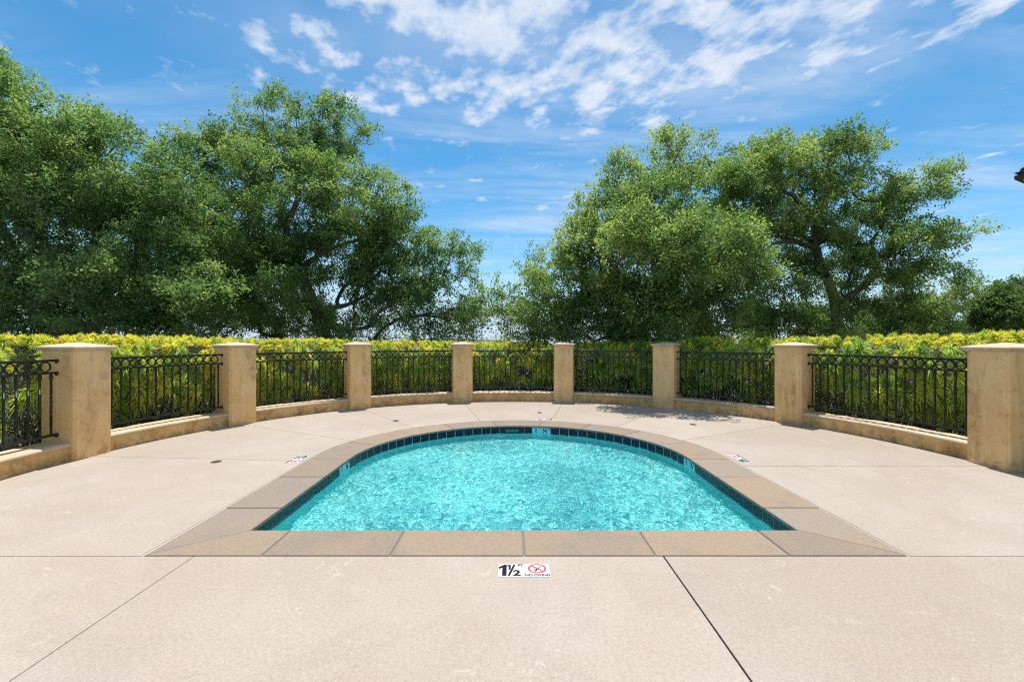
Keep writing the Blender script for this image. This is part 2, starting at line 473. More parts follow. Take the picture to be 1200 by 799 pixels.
for side in (-1, 1):
    th = TH[1] if side < 0 else TH[-2]
    thf = math.atan2(yj - CY, -math.sqrt(ROUT ** 2 - (yj - CY) ** 2)) + 2 * math.pi if side < 0 else math.atan2(yj - CY, math.sqrt(ROUT ** 2 - (yj - CY) ** 2))
    r0 = ray_out(th, HO)
    e = GAP * (1 if side < 0 else -1)
    pts = [(CX + r0 * math.cos(th + e / r0), CY + r0 * math.sin(th + e / r0))]
    pts += ring_pts(th + e / ROUT, thf, ROUT, 14)
    pts.append((PX + side * HO, yj))
    obj('concrete_slab', prism('concrete_slab', pts if side < 0 else pts[::-1], -.10, 0, .005), M['deck'], deck)
for x0, x1 in ((-7.5, -2.103), (-2.098, .996), (1.006, 7.5)):
    obj('concrete_slab', prism('concrete_slab', [(x0, -4), (x1, -4), (x1, 2.8745), (x0, 2.8745)], -.10, 0, .004), M['deck'], deck)
bm = bmesh.new(); box(bm, .9965, 1.0055, -4, 2.874, -.03, -.012)
obj('expansion_strip', bm_mesh('expansion_strip', bm), M['rubber'], deck)
# dark bed under the joints
V, F = [], []
n = 180
for k in range(n):
    th = 2 * math.pi * k / n
    r0 = ray_out(th, RO - .12, YO + .12)
    dx, dy = math.cos(th), math.sin(th)
    r1 = RF + .2 if dy > -.35 else min((7.4 / max(abs(dx), 1e-6)), 8.9 / max(-dy, 1e-6))
    V += [(CX + r0 * dx, CY + r0 * dy, -.032), (CX + r1 * dx, CY + r1 * dy, -.032)]
for k in range(n):
    k2 = (k + 1) % n; F.append((2 * k, 2 * k + 1, 2 * k2 + 1, 2 * k2))
obj('joint_bed', fast_mesh('joint_bed', V, np.array(F)), M['filler'], deck)
# pale sealant bead round the coping
o1 = stadium(RO + .002, YO + .0, arcn=64); o2 = stadium(RO + .0125, YO, arcn=64)
V = [(x, y, -.004) for x, y in o1] + [(x, y, -.004) for x, y in o2]
n = len(o1)
F = [(i, n + i, n + i + 1, i + 1) for i in range(n - 1)]
obj('sealant_bead', fast_mesh('sealant_bead', V, np.array(F)), M['sealant'], deck)

# ------------------------------------------------------------------ pool
pool = tag(empty('swimming_pool', (0, 0, 0)), 'shallow turquoise wading pool with one round end, stone coping and navy waterline tiles', 'pool')
rng = random.Random(5)
cj = .0035
def stone(poly):
    z = rng.uniform(-.0012, .0012)
    obj('coping_stone', prism('coping_stone', [(x, y) for x, y in poly], -.026 + z, .003 + z, .011, 3), M['coping'], pool)
fx = [-1.66, -.807, .08, .95, 1.84]
L, Rr = PX - RO, PX + RO; l, r = PX - RI, PX + RI
cw = .012
stone([(L, YO), (fx[0] - cw / 2, YO), (fx[0] - cw / 2, YI), (l, YI)])
for a, b in zip(fx, fx[1:]): stone([(a + cw / 2, YO), (b - cw / 2, YO), (b - cw / 2, YI), (a + cw / 2, YI)])
stone([(fx[-1] + cw / 2, YO), (Rr, YO), (r, YI), (fx[-1] + cw / 2, YI)])
sy = [3.705, 4.55, 5.245]
for s in (-1, 1):
    xo, xi = PX + s * RO, PX + s * RI
    q = [(xo, YO + .006), (xi, YI + .004), (xi, sy[0] - cw / 2), (xo, sy[0] - cw / 2)]
    stone(q if s < 0 else q[::-1])
    for a, b in zip(sy, sy[1:]):
        q = [(xo, a + cw / 2), (xi, a + cw / 2), (xi, b - cw / 2), (xo, b - cw / 2)]
        stone(q if s < 0 else q[::-1])
NS = 9
for k in range(NS):
    a0 = math.pi * k / NS; a1 = math.pi * (k + 1) / NS
    g0 = cw / 2 / RO; n = 12
    inn = [(PX + RI * math.cos(a0 + g0 + (a1 - a0 - 2 * g0) * i / n), PY + RI * math.sin(a0 + g0 + (a1 - a0 - 2 * g0) * i / n)) for i in range(n + 1)]
    out = [(PX + RO * math.cos(a1 - g0 - (a1 - a0 - 2 * g0) * i / n), PY + RO * math.sin(a1 - g0 - (a1 - a0 - 2 * g0) * i / n)) for i in range(n + 1)]
    stone((inn + out)[::-1])
# mortar bed below the coping joints
o1 = stadium(RI + .005, YI - .005); o2 = stadium(RO - .002, YO + .002)
V = [(x, y, -.006) for x, y in o1] + [(x, y, -.006) for x, y in o2]; n = len(o1)
F = [(i, n + i, n + (i + 1) % n, (i + 1) % n) for i in range(n)]
obj('mortar_bed', fast_mesh('mortar_bed', V, np.array(F)), M['mortar'], pool)
# basin: walls and floor
TW = RI + .022                                   # tile face
BW = TW + .006
o1 = stadium(BW, YI - .028)
n = len(o1)
bm = bmesh.new()
tv = [bm.verts.new((x, y, -.024)) for x, y in o1]
cv = .06
o2 = stadium(BW - cv, YI - .028 + cv)
mv = [bm.verts.new((x, y, FLOOR_Z + cv)) for x, y in o1]
bv = [bm.verts.new((x, y, FLOOR_Z)) for x, y in o2]
for i in range(n):
    j = (i + 1) % n
    bm.faces.new((tv[i], tv[j], mv[j], mv[i])); bm.faces.new((mv[i], mv[j], bv[j], bv[i]))
bm.faces.new(bv)
bmesh.ops.recalc_face_normals(bm, faces=bm.faces)
for f in bm.faces: f.normal_flip()
basin = obj('basin', bm_mesh('basin', bm), M['plaster'], pool)
basin.cycles.is_caustics_receiver = True
# grout band behind the tiles
V, F = [], []
go = stadium(TW - .0032, YI - .018, arcn=240)
V = [(x, y, -.025) for x, y in go] + [(x, y, -.178) for x, y in go]; n = len(go)
F = [(i, (i + 1) % n, n + (i + 1) % n, n + i) for i in range(n)]
obj('grout_band', fast_mesh('grout_band', V, np.array(F)), M['grout'], pool)
# walk the tile line: straight right side, arc, straight left side
straight = PY - YI
LEN = 2 * straight + math.pi * TW
def line_at(s):
    if s < straight: return (PX + TW, YI + s), 0.0
    s2 = s - straight
    if s2 < math.pi * TW:
        a = s2 / TW; return (PX + TW * math.cos(a), PY + TW * math.sin(a)), a
    return (PX - TW, PY - (s2 - math.pi * TW)), math.pi
def tile_mesh(name, wd, hh=.146, t=.006):
    bm = bmesh.new(); box(bm, -t, .004, -wd / 2, wd / 2, -hh / 2, hh / 2)
    bmesh.ops.bevel(bm, geom=list(bm.edges), offset=.002, segments=1, affect='EDGES')
    return bm_mesh(name, bm)
TM = tile_mesh('waterline_tile', .1485); TM.materials.append(M['tile'])
TQ = tile_mesh('depth_tile', .1485); TQ.materials.append(M['aqua'])
pitch = .1525
zt = -.0285 - .073
nt = int(LEN / pitch)
mid = straight + math.pi / 2 * TW
def s_of_x(xx): return straight + TW * math.acos((xx - PX) / TW)
skim_s = s_of_x(0.0)
marks = {'back': s_of_x(.49), 'right': 5.30 - YI, 'left': straight + math.pi * TW + (PY - 5.16)}
def near(s):
    if abs(s - skim_s) < .205: return 'skim'
    for k, v in marks.items():
        if abs(s - v) <= pitch * .99: return k
    return None
TEXTS = {}
def text_obj(name, body, size, mat, parent, loc, rot=(0, 0, 0), bold=0.0, sx=1.0):
    cu = bpy.data.curves.new(name, 'FONT'); cu.body = body; cu.size = size; cu.offset = bold
    cu.align_x = 'CENTER'; cu.align_y = 'CENTER'; cu.extrude = .0004; cu.materials.append(mat)
    key = (body, size, bold, mat.name)
    if key not in TEXTS:                            # lettering becomes plain mesh
        tmp = bpy.data.objects.new(name, cu)
        me = bpy.data.meshes.new_from_object(tmp); me.name = name
        bpy.data.objects.remove(tmp); TEXTS[key] = me
    o = obj(name, TEXTS[key], None, parent, loc)
    o.rotation_euler = rot; o.scale = (sx, 1, 1)
    return o
# plain tiles fill the line between the special pieces
stops = sorted([(marks['right'], pitch), (skim_s, .205), (marks['back'], pitch), (marks['left'], pitch)])
cur = .03
segs = []
for c, hw in stops:
    segs.append((cur, c - hw)); cur = c + hw
segs.append((cur, LEN - .03))
for s0, s1 in segs:
    k = max(1, round((s1 - s0) / pitch))
    if s1 - s0 < .05: continue
    p_ = (s1 - s0) / k
    for i in range(k):
        (x, y), a = line_at(s0 + (i + .5) * p_)
        o = obj('waterline_tile', TM, None, pool, (x, y, zt), a)
        o.scale = (1, (p_ - .0065) / .1485, 1)
for k, c in marks.items():
    for i, body in ((0, '1'), (1, '\u00bd')):
        s = c + pitch * (.5 - i) * 1
        (x, y), a = line_at(s)
        d = obj('depth_tile', TQ, None, pool, (x, y, zt), a)
        text_obj('depth_digit', body, .10 if i == 0 else .095, M['ink'], d, (-.0066, -.012 * (i == 0) * -1 + (.012 if i else 0), .022), (R_(90), 0, R_(-90)), .003)
        if i == 1: text_obj('depth_unit', 'FT', .034, M['ink'], d, (-.0066, -.056, .045), (R_(90), 0, R_(-90)), .001)
# skimmer in the tile line: flat dark panel painted as its mouth's inner shade
(x, y), a = line_at(skim_s)
sk = obj('skimmer', None, None, pool, (x, y, zt), a)
bm = bmesh.new(); box(bm, -.016, .002, -.2, .2, -.072, .070)
obj('skimmer_shade_panel', bm_mesh('skimmer_shade_panel', bm), M['dark'], sk)
bm = bmesh.new()
for q in ((-.2, .2, .062, .071), (-.2, .2, -.073, -.066), (-.2, -.192, -.066, .062), (.192, .2, -.066, .062)): box(bm, -.022, .0015, *q)
obj('skimmer_frame', bm_mesh('skimmer_frame', bm), M['dark'], sk)
bm = bmesh.new(); box(bm, -.0200, -.0165, -.11, .11, -.005, .040)
bmesh.ops.bevel(bm, geom=list(bm.edges), offset=.001, segments=1, affect='EDGES')
obj('skimmer_flap', bm_mesh('skimmer_flap', bm), M['flap'], sk)

# water surface with real ripples
step = .0105
xs = np.arange(PX - TW - .01, PX + TW + .011, step); ys = np.arange(YI - .03, PY + TW + .011, step)
X, Y = np.meshgrid(xs, ys, indexing='ij')
rs = np.random.RandomState(11)
Z = np.zeros_like(X)
for lam, amp, cnt in ((.62, .0022, 9), (.30, .0022, 14), (.135, .0022, 22), (.072, .00165, 34), (.042, .00090, 36)):
    for _ in range(cnt):
        th = rs.uniform(0, 2 * np.pi); kk = 2 * np.pi / (lam * rs.uniform(.75, 1.35)); ph = rs.uniform(0, 2 * np.pi)
        Z += amp * np.sin(kk * (X * np.cos(th) + Y * np.sin(th)) + ph) / np.sqrt(cnt) * 1.4
calm = .62 + .55 * np.array([[mnoise.noise(Vector((a * .9, b * .9, 4.))) for b in ys[::8]] for a in xs[::8]])
calm = np.repeat(np.repeat(calm, 8, 0), 8, 1)[:X.shape[0], :X.shape[1]]
kern = np.ones(17) / 17
calm = np.apply_along_axis(lambda q: np.convolve(np.pad(q, 8, 'edge'), kern, 'valid'), 0, calm)
calm = np.apply_along_axis(lambda q: np.convolve(np.pad(q, 8, 'edge'), kern, 'valid'), 1, calm)
Z = Z * np.clip(calm, .35, 1.2)
inside = (np.abs(X - PX) <= TW + .012) & ((Y <= PY) | ((X - PX) ** 2 + (Y - PY) ** 2 <= (TW + .012) ** 2))
nx, ny = X.shape
idx = np.arange(nx * ny).reshape(nx, ny)
ok = inside[:-1, :-1] & inside[1:, :-1] & inside[:-1, 1:] & inside[1:, 1:]
Fq = np.stack([idx[:-1, :-1], idx[1:, :-1], idx[1:, 1:], idx[:-1, 1:]], -1)[ok]
Vw = np.stack([X, Y, WATER_Z + Z], -1).reshape(-1, 3)
used = np.unique(Fq); remap = np.zeros(nx * ny, int); remap[used] = np.arange(len(used))
wo = obj('water', fast_mesh('water', Vw[used], remap[Fq], True), M['water'])
tag(wo, kind='structure')
wo.cycles.is_caustics_caster = True

# ------------------------------------------------------------------ deck markers and drain covers
def ring_flat(bm, r0, r1, z, n=40):
    a = [bm.verts.new((r0 * math.cos(2 * math.pi * k / n), r0 * math.sin(2 * math.pi * k / n), z)) for k in range(n)]
    b = [bm.verts.new((r1 * math.cos(2 * math.pi * k / n), r1 * math.sin(2 * math.pi * k / n), z)) for k in range(n)]
    for k in range(n):
        j = (k + 1) % n; bm.faces.new((a[k], b[k], b[j], a[j]))
def marker(loc, rz, label):
    t = tag(empty('depth_marker', loc, rz), label, 'depth marker', 'depth markers set in the deck round the pool')
    for s in (-1, 1):
        me = prism('marker_tile', [(s * .0805 - .079, -.078), (s * .0805 + .079, -.078), (s * .0805 + .079, .078), (s * .0805 - .079, .078)], -.006, .003, .0012, 1)
        obj('marker_tile', me, M['marker'], t)
    z = .0036
    def one(cx_, cy_, hh, wd):
        q = [(-.1, -.5), (.42, -.5), (.42, .5), (.12, .5), (-.5, .30), (-.5, .10), (-.1, .22)]
        bm = bmesh.new(); bm.faces.new([bm.verts.new((cx_ + a * wd, cy_ + b * hh, z)) for a, b in q])
        obj('depth_digit', bm_mesh('depth_digit', bm), M['ink'], t)
    one(-.130, 0, .130, .052); one(-.094, .036, .060, .026)
    text_obj('depth_digit', '2', .088, M['ink'], t, (-.046, -.036, z), bold=.0028, sx=1.1)
    text_obj('depth_unit', 'FT', .034, M['ink'], t, (-.022, .056, z), bold=.001)
    bm = bmesh.new()
    v = [bm.verts.new(p) for p in ((-.102, -.064, z), (-.088, -.064, z), (-.052, .066, z), (-.066, .066, z))]; bm.faces.new(v)
    obj('fraction_bar', bm_mesh('fraction_bar', bm), M['ink'], t)
    bm = bmesh.new(); ring_flat(bm, .043, .055, z)
    for v in bm.verts: v.co.x = v.co.x * 1.05 + .081; v.co.y += .018
    w_ = .0055
    c, s_ = math.cos(R_(-42)), math.sin(R_(-42))
    q = [(-.05, -w_), (.05, -w_), (.05, w_), (-.05, w_)]
    bm.faces.new([bm.verts.new((.081 + a * c - b * s_, .018 + a * s_ + b * c, z + .0004)) for a, b in q])
    obj('prohibition_ring', bm_mesh('prohibition_ring', bm), M['red'], t)
    # diver pictogram: arm, torso, leg strokes and a head
    bm = bmesh.new()
    def stroke(x0, y0, x1, y1, h):
        d = Vector((x1 - x0, y1 - y0, 0)).normalized(); nrm = Vector((-d.y, d.x, 0)) * h
        a, b = Vector((x0, y0, z - .0002)), Vector((x1, y1, z - .0002))
        bm.faces.new([bm.verts.new(p) for p in (a - nrm, b - nrm, b + nrm, a + nrm)])
    stroke(.070, -.016, .080, .016, .0045); stroke(.080, .016, .104, .034, .0040); stroke(.078, .020, .062, .030, .0028)
    bmesh.ops.create_circle(bm, cap_ends=True, segments=12, radius=.0065, matrix=Matrix.Translation((.064, .004, z - .0004)))
    obj('diver_pictogram', bm_mesh('diver_pictogram', bm), M['ink'], t)
    text_obj('no_diving_lettering', 'NO DIVING', .034, M['ink'], t, (.081, -.058, z), bold=.0007, sx=.86)
    return t
marker((.075, 2.695, 0), 0, 'white depth marker reading 1 1/2 FT NO DIVING in front of the straight coping')
marker((-2.575, 5.22, 0), R_(-90), 'white depth marker beside the coping on the left long side of the pool')
marker((2.745, 5.26, 0), R_(90), 'white depth marker beside the coping on the right long side of the pool')
marker((.59, 7.885, 0), R_(180), 'white depth marker behind the round end of the pool, near the middle pillars')
def drain(loc, label, rad=.055):
    t = tag(empty('deck_drain', (*loc, 0)), label, 'drain', 'drain covers in the deck')
    bm = bmesh.new(); bmesh.ops.create_circle(bm, cap_ends=True, segments=28, radius=rad * .8, matrix=Matrix.Translation((0, 0, .0035)))
    obj('cover', bm_mesh('cover', bm), M['filler'], t)
    bm = bmesh.new(); ring_flat(bm, rad * .8, rad, .005, 28)
    obj('rim', bm_mesh('rim', bm), M['brass'], t)
    bm = bmesh.new()
    for k in range(5): box(bm, -rad * .62, rad * .62, -.022 * 2 + .022 * k - .003, -.022 * 2 + .022 * k + .003, .0038, .006)
    obj('grille', bm_mesh('grille', bm), M['brass'], t)
drain((-3.48, 5.12), 'small round dark drain cover in the deck left of the pool')
drain((-2.07, 7.75), 'small round dark drain cover between the third pillar and the pool')
drain((3.08, 7.40), 'small round dark drain cover in the deck behind the right side of the pool')
drain((.55, 8.62), 'small round drain cover near the foot of the middle pillars', .05)

# ------------------------------------------------------------------ pillars
def pillar_meshes():
    h = PW / 2
    bm = bmesh.new(); vs_ = box(bm, -h, h, 0, PW, -.1, PH)
    bmesh.ops.bevel(bm, geom=[e for e in bm.edges if abs(e.verts[0].co.z - e.verts[1].co.z) > .5], offset=.022, segments=3, affect='EDGES')
    shaft = bm_mesh('shaft', bm)
    bm = bmesh.new()
    prof = [(h + .004, PH - .004), (h + .010, PH + .012), (h + .034, PH + .020), (h + .034, PH + .040), (h + .026, PH + .050), (h - .05, PH + .066), (.02, PH + .096)]
    rg = []
    for r, z in prof:
        rg.append([bm.verts.new((sx * r, h + sy_ * r, z)) for sx, sy_ in ((-1, -1), (1, -1), (1, 1), (-1, 1))])
    for a, b in zip(rg, rg[1:]):
        for k in range(4): bm.faces.new((a[k], a[(k + 1) % 4], b[(k + 1) % 4], b[k]))
    bm.faces.new(rg[-1])
    bmesh.ops.recalc_face_normals(bm, faces=bm.faces)
    bmesh.ops.bevel(bm, geom=[e for e in bm.edges], offset=.003, segments=1, affect='EDGES')
    cap = bm_mesh('cap', bm)
    shaft.materials.append(M['stucco']); cap.materials.append(M['cap'])
    return shaft, cap
PSH, PCP = pillar_meshes()
PLAB = [
    'tan stucco pillar beyond the left end of the fence ring',
    'large tan pillar at the left with a white scrape near its top, beside the leftmost fence panel',
    'tan stucco pillar second from the left, with the yellowest hedge on both sides',
    'tan stucco pillar third from the left, beneath the leaning oak limb',
    'narrow looking tan pillar just left of the skimmer, left one of the middle pair',
    'narrow looking tan pillar right of the sky gap, right one of the middle pair',
    'tan stucco pillar at whose foot the tree shadow falls',
    'tan stucco pillar second from the right, in front of bright green hedge',
    'largest stained tan pillar cut by the right edge of the picture',
    'tan stucco pillar beyond the right end of the fence ring',
]
VIS = range(1, 9)
for i in VIS:
    th = TH[i]
    t = empty('pillar', (CX + RF * math.cos(th), CY + RF * math.sin(th), 0), th - math.pi / 2)
    tag(t, PLAB[i], 'pillar', 'stucco pillars of the fence ring')
    obj('shaft', PSH, None, t); obj('cap', PCP, None, t)
    if i == 1:
        bm = bmesh.new()
        # thin chalky scrape left on the face
        for k in range(9):
            x0 = -.10 + .024 * k; box(bm, x0, x0 + .018, -.0012, .001, .985 + .006 * math.sin(k * 2.1), .990 + .006 * math.sin(k * 2.1) + .003)
        obj('paint_scrape', bm_mesh('paint_scrape', bm), M['marker'], t)

# ------------------------------------------------------------------ low walls and iron fence panels
RWALL0, RWALL1, RCAP0, RCAP1 = RF + .075, RF + .36, RF + .045, RF + .40
RFEN = RF + PW / 2
ZW = .215
def sweep(name, th0, th1, prof, n):
    """profile (radius, z) closed CCW swept round the ring"""
    V, k = [], len(prof)
    for i in range(n + 1):
        a = th0 + (th1 - th0) * i / n
        V += [(CX + r * math.cos(a), CY + r * math.sin(a), z) for r, z in prof]
    bm = bmesh.new(); vv = [bm.verts.new(p) for p in V]
    for i in range(n):
        for j in range(k):
            bm.faces.new((vv[i * k + j], vv[(i + 1) * k + j], vv[(i + 1) * k + (j + 1) % k], vv[i * k + (j + 1) % k]))
    bm.faces.new(vv[:k]); bm.faces.new(vv[-k:][::-1])
    bmesh.ops.recalc_face_normals(bm, faces=bm.faces)
    return bm_mesh(name, bm)

ZT, ZM, ZB = 1.19, 1.045, .315                 # top rail, middle rail, bottom rail heights
def baluster_mesh():
    secs = []
    z0, z1 = ZB, ZM
    Hh = z1 - z0
    hw = .0085
    def sec(z, s, a): secs.append((z, s, a))
    sec(z0, hw, 0); sec(z0 + .30 * Hh, hw, 0)
    n = 26
    for k in range(n + 1): sec(z0 + (.30 + .38 * k / n) * Hh, hw * 1.12, math.pi * 2.5 * k / n)
    sec(z0 + .68 * Hh, hw, math.pi * 2.5); sec(z0 + .90 * Hh, hw, math.pi * 2.5)
    for q, s in ((.905, 1.45), (.93, 1.6), (.955, 1.35), (.96, 1.0), (1.0, 1.0)): sec(z0 + q * Hh, hw * s, math.pi * 2.5)
    V, F = [], []
    for z, s, a in secs:
        for k in range(4):
            b = a + math.pi / 4 + k * math.pi / 2; V.append((s * 1.414 * math.cos(b), s * 1.414 * math.sin(b), z))
    for i in range(len(secs) - 1):
        for k in range(4): F.append((4 * i + k, 4 * i + (k + 1) % 4, 4 * i + 4 + (k + 1) % 4, 4 * i + 4 + k))
    me = fast_mesh('baluster', V, np.array(F)); me.materials.append(M['iron']); return me
BAL = baluster_mesh()
def ring_mesh():
    V, F = [], []
    n, rO, rI, dd = 20, .0600, .0475, .008
    zc = (ZT + ZM) / 2
    for k in range(n):
        a = 2 * math.pi * k / n
        for r, y in ((rO, -dd), (rO, dd), (rI, dd), (rI, -dd)): V.append((r * math.cos(a), y, zc + r * math.sin(a)))
    for k in range(n):
        j = (k + 1) % n
        for m_ in range(4): F.append((4 * k + m_, 4 * k + (m_ + 1) % 4, 4 * j + (m_ + 1) % 4, 4 * j + m_))
    me = fast_mesh('ring', V, np.array(F)); me.materials.append(M['iron']); return me
RING = ring_mesh()
def bracket_mesh():
    bm = bmesh.new(); bmesh.ops.create_uvsphere(bm, u_segments=10, v_segments=6, radius=.018)
    for v in bm.verts: v.co.z *= 1.4
    me = bm_mesh('bracket', bm, True); me.materials.append(M['iron']); return me
BRK = bracket_mesh()
BAY = ['at the left picture edge', 'between the two leftmost pillars', 'between the second and third pillar from the left', 'left of the middle, below the leaning oak limb',
       'in the middle, right behind the round end of the pool', 'just right of the middle, with tree shadow before it', 'before the bright green hedge on the right', 'between the two rightmost pillars', 'beyond the right edge']
for i in range(0, 8):
    a, b = TH[i], TH[i + 1]
    da = (PW / 2 - .012) / (RF + .2)
    t0, t1 = a - da, b + da
    wl = tag(empty('low_wall', (CX + RWALL0 * math.cos((a + b) / 2), CY + RWALL0 * math.sin((a + b) / 2), 0)), 'low curved tan stucco wall ' + BAY[i], 'wall', 'low walls below the fence')
    inv = Matrix.Translation(-wl.location)
    def put(name, me, mat):
        me.transform(inv); obj(name, me, mat, wl)
    put('wall_body', sweep('wall_body', t0, t1, [(RWALL0, -.1), (RWALL1, -.1), (RWALL1, ZW - .045), (RWALL0, ZW - .045)], 12), M['wallst'])
    tm = t0 + (t1 - t0) * (.5 + .28 * math.sin(i * 2.3))
    for q0, q1 in ((t0, tm + .0006), (tm - .0006, t1)):
        z0 = ZW - .045 + .001
        prof = [(RCAP0 + .012, z0), (RCAP1, z0), (RCAP1, ZW), (RCAP0 + .022, ZW), (RCAP0 + .008, ZW - .007), (RCAP0, ZW - .020), (RCAP0 + .003, ZW - .034)]
        put('cap_stone', sweep('cap_stone', q0, q1, prof, 8), M['cap'])
    fp = tag(empty('fence_panel', (CX + RFEN * math.cos((a + b) / 2), CY + RFEN * math.sin((a + b) / 2), ZW)), 'black iron fence panel ' + BAY[i], 'fence', 'iron fence panels between pillars')
    inv = Matrix.Translation(-fp.location)
    e0, e1 = a - (PW / 2 - .01) / RFEN, b + (PW / 2 - .01) / RFEN
    for name, z, hw_, hh in (('top_rail', ZT, .021, .014), ('middle_rail', ZM, .016, .012), ('bottom_rail', ZB, .017, .014)):
        me = sweep(name, e0, e1, [(RFEN - hw_, z - hh), (RFEN + hw_, z - hh), (RFEN + hw_, z + hh), (RFEN - hw_, z + hh)], 16)
        me.transform(inv); obj(name, me, M['iron'], fp)
    for e, sg in ((e0, -1), (e1, 1)):
        for z in (ZT, ZM, ZB):
            ee = e + sg * .020 / RFEN
            o = obj('bracket', BRK, None, fp, (CX + RFEN * math.cos(ee) - fp.location.x, CY + RFEN * math.sin(ee) - fp.location.y, z - ZW - .012), ee)
    span = (e0 - e1) * RFEN - .16
    nb = max(6, round(span / .121))
    for k in range(nb + 1):
        th = e0 - (.08 + span * k / nb) / RFEN
        obj('baluster', BAL, None, fp, (CX + RFEN * math.cos(th) - fp.location.x, CY + RFEN * math.sin(th) - fp.location.y, -ZW), th)
        if k < nb:
            th2 = th - span / nb / 2 / RFEN
            obj('ring', RING, None, fp, (CX + RFEN * math.cos(th2) - fp.location.x, CY + RFEN * math.sin(th2) - fp.location.y, -ZW), th2 - math.pi / 2)

# ------------------------------------------------------------------ hedge shrubs with leaf rosettes
def rosette(name, seed, nl, ln, wd, up, droop, mat):
    rs = np.random.RandomState(seed); V, F = [], []
    for k in range(nl):
        az = k * 2.39996 + rs.uniform(-.3, .3); el = up + (rs.rand() ** .8) * (1.45 - up)
        L_ = ln * rs.uniform(.75, 1.15); d = np.array([math.cos(az) * math.cos(el), math.sin(az) * math.cos(el), math.sin(el)])
        side = np.array([-math.sin(az), math.cos(az), 0]); dn = np.array([0, 0, -1.0])
        b0 = d * .012; m1 = d * L_ * .5 + dn * droop * L_ * .10 * math.cos(el); tp = d * L_ + dn * droop * L_ * .5 * math.cos(el)
        w_ = wd * rs.uniform(.8, 1.2); o = len(V)
        V += [b0 - side * w_ * .3, b0 + side * w_ * .3, m1 + side * w_ * .5, m1 - side * w_ * .5, tp]
        F += [(o, o + 1, o + 2), (o, o + 2, o + 3), (o + 3, o + 2, o + 4)]
    me = fast_mesh(name, V, np.array(F)); me.materials.append(mat); return me
RY = [rosette('leaf_rosette', 40 + k, 110, .080, .0120, -.80, .70, M['yel']) for k in range(4)]
RG = [rosette('leaf_rosette', 60 + k, 60, .165, .0150, -.75, 1.35, M['grn']) for k in range(4)]
RGT = [rosette('leaf_rosette', 80 + k, 90, .095, .0125, -.75, .8, M['grn']) for k in range(3)]

def add_tint(me, vals):
    at = me.attributes.new('tint', 'FLOAT', 'FACE'); at.data.foreach_set('value', np.asarray(vals, np.float32))

